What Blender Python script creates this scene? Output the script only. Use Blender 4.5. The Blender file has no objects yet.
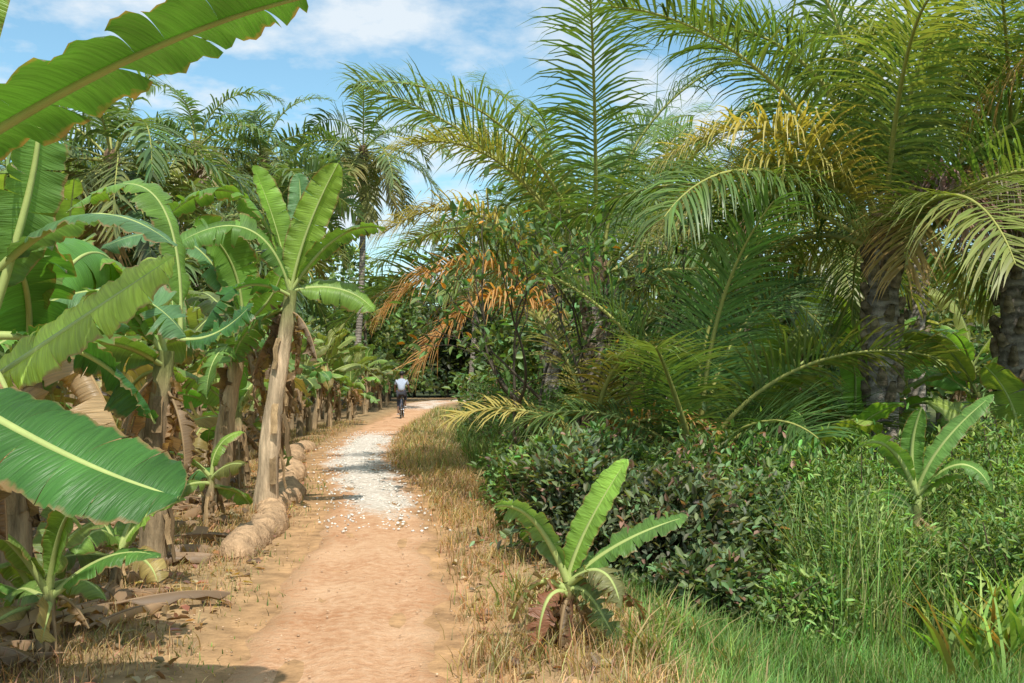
import bpy, math, numpy as np
from mathutils import Vector
R=np.random.default_rng(11)
scene=bpy.context.scene
UP=np.array([0,0,1.0])
def nrm(a): return a/np.maximum(np.linalg.norm(a,axis=-1,keepdims=True),1e-9)
def V3(*a): return np.array(a,dtype=float)
# ------------------------------------------------------------------ mesh builder
class MB:
    def __init__(s): s.v=[];s.f=[];s.c=[];s.p=[];s.m=[];s.n=0
    def add(s,V,F,C,P=None,m=0):
        V=np.asarray(V,float).reshape(-1,3);F=np.asarray(F,int).reshape(-1,4)
        C=np.asarray(C,float)
        if C.ndim==1: C=np.tile(C,(len(V),1))
        if P is None: P=np.zeros((len(V),3))
        s.v.append(V);s.f.append(F+s.n);s.c.append(C);s.p.append(P);s.m.append(np.full(len(F),m));s.n+=len(V)
    def build(s,name,mats,origin=(0,0,0),smooth=True,parent=None):
        V=np.concatenate(s.v)-np.array(origin);F=np.concatenate(s.f);C=np.concatenate(s.c);P=np.concatenate(s.p);M=np.concatenate(s.m)
        me=bpy.data.meshes.new(name)
        me.vertices.add(len(V));me.vertices.foreach_set('co',V.astype(np.float32).ravel())
        me.loops.add(F.size);me.loops.foreach_set('vertex_index',F.astype(np.int32).ravel())
        me.polygons.add(len(F));me.polygons.foreach_set('loop_start',np.arange(0,F.size,4,dtype=np.int32))
        me.polygons.foreach_set('loop_total',np.full(len(F),4,np.int32))
        me.polygons.foreach_set('material_index',M.astype(np.int32))
        me.polygons.foreach_set('use_smooth',np.full(len(F),smooth))
        a=me.attributes.new('Col','FLOAT_COLOR','POINT')
        a.data.foreach_set('color',np.concatenate([C,np.ones((len(C),1))],1).astype(np.float32).ravel())
        a=me.attributes.new('par','FLOAT_VECTOR','POINT');a.data.foreach_set('vector',P.astype(np.float32).ravel())
        me.update(calc_edges=True)
        for m in mats: me.materials.append(m)
        o=bpy.data.objects.new(name,me);scene.collection.objects.link(o);o.location=origin
        if parent: o.parent=parent
        return o
def grid_faces(a,b,off=0):
    i=np.arange(a-1)[:,None];j=np.arange(b-1)[None,:]
    q=i*b+j
    return np.stack([q,q+1,q+b+1,q+b],-1).reshape(-1,4)+off
def tube(mb,P,r,sides=6,col=(.3,.2,.1),m=0,cap=True):
    P=np.asarray(P,float);r=np.broadcast_to(np.asarray(r,float),(len(P),))
    T=nrm(np.gradient(P,axis=0))
    ref=V3(1,0,0) if abs(T[0][0])<.8 else V3(0,1,0)
    A=nrm(np.cross(T,ref));B=np.cross(T,A)
    th=np.linspace(0,2*np.pi,sides,endpoint=False)
    V=P[:,None]+r[:,None,None]*(np.cos(th)[None,:,None]*A[:,None]+np.sin(th)[None,:,None]*B[:,None])
    n=len(P);i=np.arange(n-1)[:,None];j=np.arange(sides)[None,:];j2=(j+1)%sides
    F=np.stack([i*sides+j,i*sides+j2,(i+1)*sides+j2,(i+1)*sides+j],-1).reshape(-1,4)
    C=np.asarray(col,float)
    if C.ndim==2: C=np.repeat(C,sides,0)
    L=np.concatenate([[0],np.cumsum(np.linalg.norm(np.diff(P,axis=0),axis=1))])
    par=np.stack([np.tile(th,n),np.repeat(L,sides),np.zeros(n*sides)],-1)
    mb.add(V.reshape(-1,3),F,C,par,m)
# ------------------------------------------------------------------ materials
def newmat(name):
    m=bpy.data.materials.new(name);m.use_nodes=True;nt=m.node_tree;nt.nodes.clear()
    return m,nt,nt.nodes,nt.links
def N_(ns,t,**k):
    n=ns.new(t)
    for a,b in k.items(): setattr(n,a,b)
    return n
def mixc(ns,ls,fac,a,b,blend='MIX'):
    n=ns.new('ShaderNodeMix');n.data_type='RGBA';n.blend_type=blend
    for k,v in ((0,fac),(6,a),(7,b)):
        if hasattr(v,'is_output') : ls.new(v,n.inputs[k])
        elif k==0: n.inputs[0].default_value=v
        else: n.inputs[k].default_value=(*v,1)
    return n.outputs[2]
def noise(ns,ls,vec,scale,detail=3,rough=.55):
    n=ns.new('ShaderNodeTexNoise');n.inputs['Scale'].default_value=scale;n.inputs['Detail'].default_value=detail;n.inputs['Roughness'].default_value=rough
    if vec is not None: ls.new(vec,n.inputs['Vector'])
    return n.outputs['Fac']
def maprange(ns,ls,v,a,b,c=0,d=1):
    n=ns.new('ShaderNodeMapRange');ls.new(v,n.inputs[0])
    for i,x in zip((1,2,3,4),(a,b,c,d)): n.inputs[i].default_value=x
    return n.outputs[0]
def leaf_material(name,rough=.5,trans=.35,veins=False,spec=.4):
    m,nt,ns,ls=newmat(name)
    at=N_(ns,'ShaderNodeAttribute',attribute_name='Col');col=at.outputs['Color']
    p=N_(ns,'ShaderNodeBsdfPrincipled');p.inputs['Roughness'].default_value=rough
    p.inputs['Specular IOR Level'].default_value=spec
    if veins:
        tc=N_(ns,'ShaderNodeTexCoord')
        f=noise(ns,ls,tc.outputs['Object'],2.3,2)
        f=maprange(ns,ls,f,.25,.75,.64,1.36)
        pa=N_(ns,'ShaderNodeAttribute',attribute_name='par')
        mp=N_(ns,'ShaderNodeVectorMath',operation='MULTIPLY');ls.new(pa.outputs['Vector'],mp.inputs[0]);mp.inputs[1].default_value=(.8,70,1)
        v=noise(ns,ls,mp.outputs[0],1.0,2,.7)
        vf=maprange(ns,ls,v,.3,.7,.78,1.25)
        mu=N_(ns,'ShaderNodeMath',operation='MULTIPLY');ls.new(f,mu.inputs[0]);ls.new(vf,mu.inputs[1])
        c2=N_(ns,'ShaderNodeCombineColor')
        for i in range(3): ls.new(mu.outputs[0],c2.inputs[i])
        col=mixc(ns,ls,1.0,col,c2.outputs[0],'MULTIPLY')
        n2=noise(ns,ls,tc.outputs['Object'],9,3,.65)
        sx=N_(ns,'ShaderNodeSeparateXYZ');ls.new(pa.outputs['Vector'],sx.inputs[0])
        ad=N_(ns,'ShaderNodeMath',operation='MULTIPLY_ADD');ls.new(n2,ad.inputs[0]);ad.inputs[1].default_value=.5;ls.new(sx.outputs[0],ad.inputs[2])
        ef=maprange(ns,ls,ad.outputs[0],1.16,1.26,0,.9)
        col=mixc(ns,ls,ef,col,(.27,.17,.075))
        b=N_(ns,'ShaderNodeBump');b.inputs['Strength'].default_value=.6;b.inputs['Distance'].default_value=.015
        ls.new(v,b.inputs['Height']);ls.new(b.outputs[0],p.inputs['Normal'])
    ls.new(col,p.inputs['Base Color'])
    t=N_(ns,'ShaderNodeBsdfTranslucent')
    tcx=mixc(ns,ls,1.0,col,(1.9,1.75,.6),'MULTIPLY');ls.new(tcx,t.inputs[0])
    mx=N_(ns,'ShaderNodeMixShader');mx.inputs[0].default_value=trans
    ls.new(p.outputs[0],mx.inputs[1]);ls.new(t.outputs[0],mx.inputs[2])
    o=N_(ns,'ShaderNodeOutputMaterial');ls.new(mx.outputs[0],o.inputs[0])
    return m
def rough_material(name,scale=(14,14,3),lo=.55,hi=1.4,rough=.9,bump=.7,dist=.03,bands=0):
    m,nt,ns,ls=newmat(name)
    at=N_(ns,'ShaderNodeAttribute',attribute_name='Col');tc=N_(ns,'ShaderNodeTexCoord')
    mp=N_(ns,'ShaderNodeMapping');mp.inputs['Scale'].default_value=scale;ls.new(tc.outputs['Object'],mp.inputs[0])
    f=noise(ns,ls,mp.outputs[0],1,5,.7)
    if bands:
        pa=N_(ns,'ShaderNodeAttribute',attribute_name='par');s=N_(ns,'ShaderNodeSeparateXYZ');ls.new(pa.outputs['Vector'],s.inputs[0])
        w=N_(ns,'ShaderNodeMath',operation='MULTIPLY_ADD');ls.new(f,w.inputs[0]);w.inputs[1].default_value=4.;
        q=N_(ns,'ShaderNodeMath',operation='MULTIPLY');ls.new(s.outputs[1],q.inputs[0]);q.inputs[1].default_value=bands;ls.new(q.outputs[0],w.inputs[2])
        sn=N_(ns,'ShaderNodeMath',operation='SINE');ls.new(w.outputs[0],sn.inputs[0])
        g=N_(ns,'ShaderNodeMath',operation='MULTIPLY_ADD');ls.new(sn.outputs[0],g.inputs[0]);g.inputs[1].default_value=.10;ls.new(f,g.inputs[2]);f=g.outputs[0]
    g=maprange(ns,ls,f,.28,.72,lo,hi)
    cc=N_(ns,'ShaderNodeCombineColor')
    for i in range(3): ls.new(g,cc.inputs[i])
    col=mixc(ns,ls,1.0,at.outputs['Color'],cc.outputs[0],'MULTIPLY')
    p=N_(ns,'ShaderNodeBsdfPrincipled');p.inputs['Roughness'].default_value=rough;p.inputs['Specular IOR Level'].default_value=.15
    ls.new(col,p.inputs['Base Color'])
    b=N_(ns,'ShaderNodeBump');b.inputs['Strength'].default_value=bump;b.inputs['Distance'].default_value=dist
    ls.new(f,b.inputs['Height']);ls.new(b.outputs[0],p.inputs['Normal'])
    o=N_(ns,'ShaderNodeOutputMaterial');ls.new(p.outputs[0],o.inputs[0])
    return m
M_ban=leaf_material('banana_leaf_mat',.40,.34,True,.4)
M_palm=leaf_material('palm_leaflet_mat',.40,.32,False,.5)
M_leaf=leaf_material('broadleaf_mat',.5,.32,False,.35)
M_grass=leaf_material('grass_mat',.6,.35,False,.25)
M_stem=rough_material('banana_stem_mat',(16,16,2.2),.40,1.5,.85,.9,.035)
M_bark=rough_material('palm_bark_mat',(9,9,14),.45,1.5,.95,1,.05,bands=52)
M_twig=rough_material('twig_mat',(20,20,6),.6,1.4,.9,.5,.01)
M_rib=rough_material('rib_mat',(5,5,5),.85,1.15,.5,.1,.005)
def simple(name,c,rough=.6,metal=0,sc=12,var=.15):
    m,nt,ns,ls=newmat(name)
    tc=N_(ns,'ShaderNodeTexCoord');f=noise(ns,ls,tc.outputs['Object'],sc,4)
    col=mixc(ns,ls,f,tuple(x*(1-var*2) for x in c),tuple(min(1,x*(1+var*2)) for x in c))
    p=N_(ns,'ShaderNodeBsdfPrincipled');p.inputs['Roughness'].default_value=rough;p.inputs['Metallic'].default_value=metal
    ls.new(col,p.inputs['Base Color']);o=N_(ns,'ShaderNodeOutputMaterial');ls.new(p.outputs[0],o.inputs[0])
    return m
# ------------------------------------------------------------------ terrain
PC=np.array([(-.2,-6),(-.5,0),(-.88,5.2),(-1.12,8),(-1.75,12.8),(-2.3,15.5),(-2.98,19),(-3.45,24),(-3.8,29),(-4.0,35.5),(-4.3,45.7),(-4.7,52),(-4.4,58),(-3.0,62.5),(0,65.5),(6,67),(18,68),(40,69)],float)
def catmull(P,k=12):
    Q=np.vstack([2*P[0]-P[1],P,2*P[-1]-P[-2]]);o=[]
    for i in range(1,len(Q)-2):
        t=np.linspace(0,1,k,endpoint=False)[:,None]
        a,b,c,d=Q[i-1],Q[i],Q[i+1],Q[i+2]
        o.append(.5*((2*b)+(c-a)*t+(2*a-5*b+4*c-d)*t**2+(3*b-a-3*c+d)*t**3))
    o.append(P[-1:]);return np.vstack(o)
PD=catmull(PC)
_m=PD[:,1]<57
def pathx(y): return np.interp(y,PD[_m,1],PD[_m,0])
def sst(a,b,x): 
    t=np.clip((x-a)/(b-a),0,1);return t*t*(3-2*t)
def sn2(x,y,f=1.0,s=0):
    return (np.sin(x*1.7*f+1.3*np.sin(y*1.1*f+s)+s)+np.sin(y*2.1*f+1.7*np.sin(x*1.3*f+2*s)+2.1*s)+.6*np.sin((x+y)*3.3*f+s*3+1.2*np.sin((x-y)*2.2*f)))/2.6
def gh(x,y):
    x=np.asarray(x,float);y=np.asarray(y,float)
    off=x-pathx(y);k=1-sst(46,54,y)
    h=(-.38*sst(1.3,3.2,off)-.12*sst(1.7,3,-off))*k
    a=sst(.6,1.6,np.abs(off))
    h=h+(.035*sn2(x,y,.9,1)*a+.02*sn2(x,y,.5,4))*(.3+.7*k)+.03*sst(.8,1.2,np.abs(off))*k*(1-sst(1.4,2,np.abs(off)))
    return h*(1-sst(90,130,np.abs(x)+np.abs(y)))
def geo(a,b,step,far,g=1.25):
    c=np.arange(a,b+1e-6,step);r=[];s=step;x=b
    while x<far: s*=g;x+=s;r.append(x)
    return c,np.array(r)
cx,rx=geo(-12,13,.2,500);lx=-12-(rx-13)
xs=np.concatenate([lx[::-1],cx,rx])
cy,ry=geo(-4,70,.25,700);ly=-4-(geo(-4,60,.25,300)[1]-60)
ys=np.concatenate([ly[::-1],cy,ry])
X,Y=np.meshgrid(xs,ys,indexing='ij');Z=gh(X,Y)
off=X-pathx(Y)
soil=V3(.30,.175,.085);dry=V3(.32,.215,.11);gsoil=V3(.085,.10,.035)
w=sst(1.2,2.6,off)[...,None];w2=sst(2.2,3.5,-off)[...,None];w3=sst(.6,1.3,np.abs(off))[...,None]
C=soil*1.3*(1-w3)+dry*w3;C=C*(1-w)+gsoil*w;C=C*(1-w2)+V3(.15,.105,.055)*w2
far_=sst(55,62,Y)[...,None]*sst(69,72,Y)[...,None];C=C*(1-far_)+V3(.06,.07,.03)*far_
mb=MB();mb.add(np.stack([X,Y,Z],-1),grid_faces(len(xs),len(ys))[:,::-1],C.reshape(-1,3))
M_ground=rough_material('ground_mat',(3.5,3.5,3.5),.5,1.5,.95,.9,.05)
mb.build('ground',[M_ground])
# dirt path
m,nt,ns,ls=newmat('dirt_path_mat');M_path=m
tc=N_(ns,'ShaderNodeTexCoord');pa=N_(ns,'ShaderNodeAttribute',attribute_name='par');sx=N_(ns,'ShaderNodeSeparateXYZ');ls.new(pa.outputs['Vector'],sx.inputs[0])
ob=tc.outputs['Object']
n1=noise(ns,ls,ob,1.1,6,.65);n2=noise(ns,ls,ob,14,5,.7);n3=noise(ns,ls,ob,60,3,.7)
c=mixc(ns,ls,maprange(ns,ls,n1,.35,.65),(.47,.235,.115),(.62,.375,.215))
c=mixc(ns,ls,maprange(ns,ls,n2,.45,.72,0,.65),c,(.72,.49,.31))
c=mixc(ns,ls,maprange(ns,ls,n2,.44,.25,0,.6),c,(.32,.16,.08))
vo=N_(ns,'ShaderNodeTexVoronoi');vo.inputs['Scale'].default_value=26;ls.new(ob,vo.inputs['Vector'])
vs=N_(ns,'ShaderNodeSeparateColor');ls.new(vo.outputs['Color'],vs.inputs[0])
gc=mixc(ns,ls,vs.outputs[0],(.46,.41,.34),(.80,.75,.66))
g1=N_(ns,'ShaderNodeMath',operation='MULTIPLY_ADD');ls.new(n1,g1.inputs[0]);g1.inputs[1].default_value=1.6;ls.new(sx.outputs[2],g1.inputs[2])
g2=N_(ns,'ShaderNodeMath',operation='MULTIPLY_ADD');ls.new(n2,g2.inputs[0]);g2.inputs[1].default_value=.8;ls.new(g1.outputs[0],g2.inputs[2])
gf=maprange(ns,ls,g2.outputs[0],1.60,1.95,0,.85)
c=mixc(ns,ls,gf,c,gc)
ea=N_(ns,'ShaderNodeMath',operation='MULTIPLY_ADD');ls.new(n2,ea.inputs[0]);ea.inputs[1].default_value=.7;ls.new(sx.outputs[0],ea.inputs[2])
c=mixc(ns,ls,maprange(ns,ls,ea.outputs[0],.95,1.35,0,.9),c,(.33,.20,.10))
p=N_(ns,'ShaderNodeBsdfPrincipled');p.inputs['Roughness'].default_value=.95;p.inputs['Specular IOR Level'].default_value=.1;ls.new(c,p.inputs['Base Color'])
hh=N_(ns,'ShaderNodeMath',operation='MULTIPLY_ADD');ls.new(n3,hh.inputs[0]);hh.inputs[1].default_value=.4;ls.new(n2,hh.inputs[2])
b=N_(ns,'ShaderNodeBump');b.inputs['Strength'].default_value=.9;b.inputs['Distance'].default_value=.035;ls.new(hh.outputs[0],b.inputs['Height']);ls.new(b.outputs[0],p.inputs['Normal'])
o=N_(ns,'ShaderNodeOutputMaterial');ls.new(p.outputs[0],o.inputs[0])
seg=np.linalg.norm(np.diff(PD,axis=0),axis=1);S_=np.concatenate([[0],np.cumsum(seg)])
sd=np.arange(0,S_[-1],.12);PP=np.stack([np.interp(sd,S_,PD[:,0]),np.interp(sd,S_,PD[:,1])],1)
TT=nrm(np.gradient(PP,axis=0));RR=np.stack([TT[:,1],-TT[:,0]],1)
u=np.linspace(-1,1,25)
hw=.63+.25*sst(10,30,PP[:,1])+.5*sst(45,58,PP[:,1]);
wl=hw*(1+.10*np.sin(sd*1.9)+.07*np.sin(sd*4.7+1)+.04*np.sin(sd*11))+.16*(1-sst(7,12,PP[:,1]))
wr=hw*(1+.09*np.sin(sd*2.3+2)+.07*np.sin(sd*5.3)+.04*np.sin(sd*12.4+1))
W=np.where(u[None]<0,wl[:,None],wr[:,None])*u[None]
XX=PP[:,0,None]+RR[:,0,None]*W;YY=PP[:,1,None]+RR[:,1,None]*W
ZZ=gh(XX,YY)+.028-.07*np.abs(u[None])**4+.012*sn2(XX,YY,2.2,2)-.022*(np.exp(-((u[None]-.38)/.16)**2)+np.exp(-((u[None]+.38)/.16)**2))+.03*sst(44,54,YY)
grav=(sst(9.5,13,PP[:,1])*(1-sst(24,30,PP[:,1])))[:,None]*np.exp(-((u[None]-.05)/.8)**2)+.6*sst(42,48,PP[:,1])[:,None]
par=np.stack([np.abs(u)[None]+0*XX,YY,grav+0*XX],-1)
mb=MB();mb.add(np.stack([XX,YY,ZZ],-1),grid_faces(len(sd),len(u)),(.5,.3,.15),par.reshape(-1,3));mb.build('dirt_path',[M_path])
def lump(mb,c,r,rng,col,n=(5,7),noi=.18,rot=0,m=0):
    a,b=n;th=np.linspace(0.05,np.pi-.05,a);ph=np.linspace(0,2*np.pi,b,endpoint=False)
    k=1+noi*rng.normal(size=(a,b))
    x=np.sin(th)[:,None]*np.cos(ph)*k*r[0];y=np.sin(th)[:,None]*np.sin(ph)*k*r[1];z=np.cos(th)[:,None]*k*r[2]
    cr,sr=np.cos(rot),np.sin(rot)
    V=np.stack([x*cr-y*sr+c[0],x*sr+y*cr+c[1],z+c[2]],-1).reshape(-1,3)
    i=np.arange(a-1)[:,None];j=np.arange(b)[None];j2=(j+1)%b
    F=np.stack([i*b+j,(i+1)*b+j,(i+1)*b+j2,i*b+j2],-1).reshape(-1,4)
    mb.add(V,F,col,None,m)
mb=MB()
for i in range(2300):
    y=R.uniform(10,28) if i<1900 else R.uniform(4.2,12);o_=R.normal()*.36 if i<1900 else R.uniform(-1.4,1.1)
    x=pathx(y)+o_;s=R.uniform(.006,.018)*(1.1 if i<1900 else .55)
    g=R.uniform(.5,.82);cl=(g,g*.93,g*.82) if i<1900 else (g*.75,g*.5,g*.31)
    lump(mb,(x,y,gh(x,y)+.022),(s*1.3,s,s*.7),R,cl,(4,5),.12,R.uniform(0,3))
mb.build('gravel',[M_twig])
# low clay bank beside the path
mb=MB()
y0=8.6
while y0<20:
    l=R.uniform(1.2,2.6);k=np.linspace(0,1,int(12+l*18));yy=y0+k*l;xx=pathx(yy)-1.14-.06*np.sin(yy*2.3)-R.uniform(0,.05)
    rr=(.18*R.uniform(.85,1.1))*np.clip(1-np.abs(2*k-1)**9,0,1)**.5*(1+.05*np.sin(yy*5+R.uniform(0,6))+.03*np.sin(yy*11)+.03*R.normal(size=len(k)))+.004
    g=R.uniform(.9,1.1)
    tube(mb,np.stack([xx,yy,gh(xx,yy)+.0],-1),rr,18,V3(.50,.325,.185)*g)
    mb.v[-1]=mb.v[-1]+.009*R.normal(size=mb.v[-1].shape);y0+=l-.08
mb.build('clay_bank',[rough_material('clay_mat',(6,6,6),.5,1.35,.95,1,.07)])
# ------------------------------------------------------------------ vectorised leaves & blades
def blades(mb,P,h,w,lean,az,col,m=0,curve=1.0):
    n=len(P);t=np.array([0,.4,.75,1.0]);wd=np.array([1,.85,.55,.08])
    d=np.stack([np.cos(az),np.sin(az),0*az],-1);s=np.stack([-np.sin(az+.5),np.cos(az+.5),0*az],-1)
    hor=(lean*h)[:,None]*t[None]**(1+curve);ver=h[:,None]*t[None]*np.sqrt(np.clip(1-(lean[:,None]*t[None])**2*.5,.1,1))
    Cn=P[:,None]+d[:,None]*hor[...,None]+UP*ver[...,None]
    Wv=s[:,None]*(w[:,None]*wd[None]*.5)[...,None]
    V=np.stack([Cn-Wv,Cn+Wv],2).reshape(-1,3)
    k=np.arange(3)[None];b=(np.arange(n)*8)[:,None]
    F=np.stack([b+2*k,b+2*k+1,b+2*k+3,b+2*k+2],-1).reshape(-1,4)
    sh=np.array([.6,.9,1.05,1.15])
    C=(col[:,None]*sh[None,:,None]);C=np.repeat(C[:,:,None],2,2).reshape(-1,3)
    mb.add(V,F,C,None,m)
def leaves(mb,P,D,Nn,L,W,col,m=0,fold=.25,droop=.15):
    D=nrm(D);S=nrm(np.cross(D,Nn));Nn=np.cross(S,D);L=L[:,None];W=W[:,None]
    b=P;t=P+D*L-Nn*L*droop
    l1=P+D*L*.3+S*W*.5+Nn*W*fold;l2=P+D*L*.7+S*W*.4+Nn*(W*fold-L*droop*.5)
    r1=P+D*L*.3-S*W*.5+Nn*W*fold;r2=P+D*L*.7-S*W*.4+Nn*(W*fold-L*droop*.5)
    V=np.stack([b,l1,l2,t,r2,r1],1).reshape(-1,3);k=(np.arange(len(P))*6)[:,None]
    F=np.concatenate([k+np.array([[0,1,2,3]]),k+np.array([[0,3,4,5]])],0)
    mb.add(V,F,np.repeat(col,6,0),None,m)
def cvar(rng,n,base,v=.25,alt=None,altp=0,hue=.12):
    c=np.array(base)[None]*(1+v*rng.normal(size=(n,1)))*(1+hue*rng.normal(size=(n,3)))
    if alt is not None:
        k=rng.random(n)<altp;c[k]=np.array(alt)[None]*(1+.25*rng.normal(size=(k.sum(),1)))
    return np.clip(c,.005,.9)
# ------------------------------------------------------------------ curves
def carc(base,az,el,L,droop,n=20,bend=0,pw=1.4):
    t=np.linspace(0,1,n);e=el-droop*t**pw;a=az+bend*t;s=L/(n-1)
    d=np.stack([np.cos(e)*np.cos(a),np.cos(e)*np.sin(a),np.sin(e)],-1)
    return np.asarray(base,float)+np.vstack([np.zeros(3),np.cumsum(d[:-1]*s,0)])
def bez(a,b,c,n=24):
    a,b,c=map(np.array,(a,b,c));b=2*b-.5*(a+c)
    t=np.linspace(0,1,n)[:,None];return (1-t)**2*a+2*t*(1-t)*b+t*t*c
def frames(P,roll=0,az=None):
    T=nrm(np.gradient(P,axis=0));h=P[-1]-P[0];h=h*V3(1,1,0)
    if az is not None: h=V3(np.cos(az),np.sin(az),0)
    if np.linalg.norm(h)<1e-4:h=V3(1,0,0)
    h=nrm(h);S=np.cross(h,UP)[None]*np.ones((len(P),1));S=nrm(S-(S*T).sum(1,keepdims=True)*T);N=np.cross(S,T)
    r=roll*np.ones(len(P));c,s=np.cos(r)[:,None],np.sin(r)[:,None]
    return T,S*c+N*s,N*c-S*s
# ------------------------------------------------------------------ coconut frond
def frond(mb,P,rng,nl=58,LL=.75,wl=.038,col=(.06,.12,.02),tip=None,tipw=.0,hang=.6,az=None,roll=0,r0=.035,start=.14,dead=False):
    T,S,N=frames(P,roll,az);n=len(P);tt=np.linspace(0,1,n)
    ribc=V3(.34,.34,.10) if not dead else V3(.28,.18,.09)
    tube(mb,P,r0*(1-.88*tt)+.004,4,ribc,1)
    t=np.linspace(start,.995,nl)
    def ip(A,t): return np.stack([np.interp(t,tt,A[:,k]) for k in range(3)],-1)
    for sd in(-1,1):
        tk=t+rng.normal(size=nl)*.004
        keep=(rng.random(nl)>.05)
        tk=np.clip(tk[keep],0,1);m_=len(tk)
        p=ip(P,tk);Tj=nrm(ip(T,tk));Sj=nrm(ip(S,tk));Nj=nrm(ip(N,tk))
        l=LL*(.45+.55*np.sin(np.pi*np.clip(.12+.66*tk,0,1)))*(1-.45*tk**6)*(1+.12*rng.normal(size=m_))
        a=np.radians(14+42*tk**1.3+6*rng.normal(size=m_))
        vee=.26+.16*rng.normal(size=m_)
        d=nrm(Sj*sd*np.cos(a)[:,None]+Tj*np.sin(a)[:,None]+Nj*(vee)[:,None])
        hg=hang*(1+.3*rng.normal(size=m_))[:,None]
        q=[p];dd=d
        for k in range(4):
            q.append(q[-1]+dd*(l/4)[:,None]);dd=nrm(dd-UP*hg*(.25+.14*k))
        Wd=nrm(np.cross(d,Nj))
        ws=[.55,1,.85,.55,.06]
        V=np.stack([np.stack([q[k]-Wd*wl*ws[k]*.5,q[k]+Wd*wl*ws[k]*.5],1) for k in range(5)],1).reshape(-1,3)
        b=(np.arange(m_)*10)[:,None];k=np.arange(4)[None]
        F=np.stack([b+2*k,b+2*k+1,b+2*k+3,b+2*k+2],-1).reshape(-1,4)
        c=np.array(col)[None]*(1+.2*rng.normal(size=(m_,1)))*(1+.06*rng.normal(size=(m_,3)))
        c=np.repeat(c[:,None],5,1)
        if tip is not None:
            g=np.clip(tipw*(.35+.65*tk[:,None]+.4*rng.random((m_,1)))+tipw*np.array([0,.1,.25,.45,.7])[None]-.15,0,1)[...,None]
            c=c*(1-g)+np.array(tip)*g
        C=np.repeat(c[:,:,None],2,2).reshape(-1,3)
        mb.add(V,F,np.clip(C,.004,.9),None,0)
YEL=(.50,.42,.13);ORG=(.54,.31,.12);BRN=(.22,.14,.09);GRN=(.135,.215,.06);DGR=(.095,.175,.05)
def palm(x,y,hc,rng,nf=26,L=4.0,r=.2,lean=(0,0),yel=.15,dead=2,LL=.8,nl=58,wl=.04,col=GRN,extra=(),trunk=True,hang=.6,emin=-35,elmax=86,dr=(.9,1.35),pwf=.9,stubs=True,name='coconut_palm',swell=.45):
    mb=MB();z0=float(gh(x,y))-.1;top=V3(x+lean[0],y+lean[1],hc)
    if trunk:
        k=np.linspace(0,1,28)[:,None];b=V3(x,y,z0)
        P=b*(1-k)+top*k;P[:,0]+= .35*np.sin(k[:,0]*3.14)*lean[0]
        rr=r*(1+swell*np.exp(-k[:,0]*9)+.05*rng.normal(size=28)-.15*k[:,0])
        tube(mb,P,rr,14,np.array([[.27,.23,.19]])*(1+.15*rng.normal(size=(28,1))),2)
        if stubs:
            for i in range(40):
                a=i*2.4+rng.normal()*.1;h=.45+.53*(i/40);p=b*(1-h)+top*h
                d=V3(np.cos(a),np.sin(a),0)
                s=p+d*r*.8;e=s+d*.10*rng.uniform(.5,1.2)+UP*rng.uniform(.1,.26)
                tube(mb,np.array([s,(s+e)/2+d*.02,e]),[.075,.06,.035],5,V3(.22,.17,.11)*rng.uniform(.6,1.4),2)
        for i in range(16):
            a=rng.uniform(0,6.28);lump(mb,top+V3(np.cos(a)*r*.6,np.sin(a)*r*.6,rng.uniform(-.35,.2)),(.12,.12,.24),rng,V3(.18,.12,.07)*rng.uniform(.6,1.3),(5,7),.15,0,2)
    for i in range(nf):
        f=i/(nf-1);az=i*2.39996+rng.normal()*.15
        el=math.radians(elmax-(elmax-emin)*f**pwf+rng.normal()*6)
        l=L*(.82+.25*math.sin(math.pi*min(1,.25+f)))*rng.uniform(.9,1.08)
        P=carc(top+V3(math.cos(az),math.sin(az),0)*r*.5+UP*(.15-.25*f),az,el,l,rng.uniform(*dr)*(1.0 if el>0 else .6),22,rng.normal()*.25,1.25)
        yw=max(0,yel*(f*2.0)+rng.normal()*.12) if f>.35 else 0
        c=np.array(col)*(1.15-.25*f+.14*rng.normal())
        frond(mb,P,rng,nl,LL,wl,np.clip(c,.01,1),YEL if rng.random()<.6 else ORG,yw,hang*rng.uniform(.6,1.3),az,rng.normal()*.4)
    for i in range(dead):
        az=rng.uniform(0,6.28);P=carc(top-UP*.15,az,math.radians(-20),L*.6,1.1,16)
        frond(mb,P,rng,nl//2,LL*.6,wl,BRN,None,0,1.6,az,0,dead=True)
    for e in extra:
        P=bez(*e['c'],n=24);frond(mb,P,rng,e.get('nl',nl),e.get('LL',LL),wl,e.get('col',col),e.get('tip'),e.get('tw',0),e.get('hang',hang),None,e.get('roll',0),dead=e.get('dead',False))
    return mb.build(name,[M_palm,M_rib,M_bark],(x,y,z0))
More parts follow.
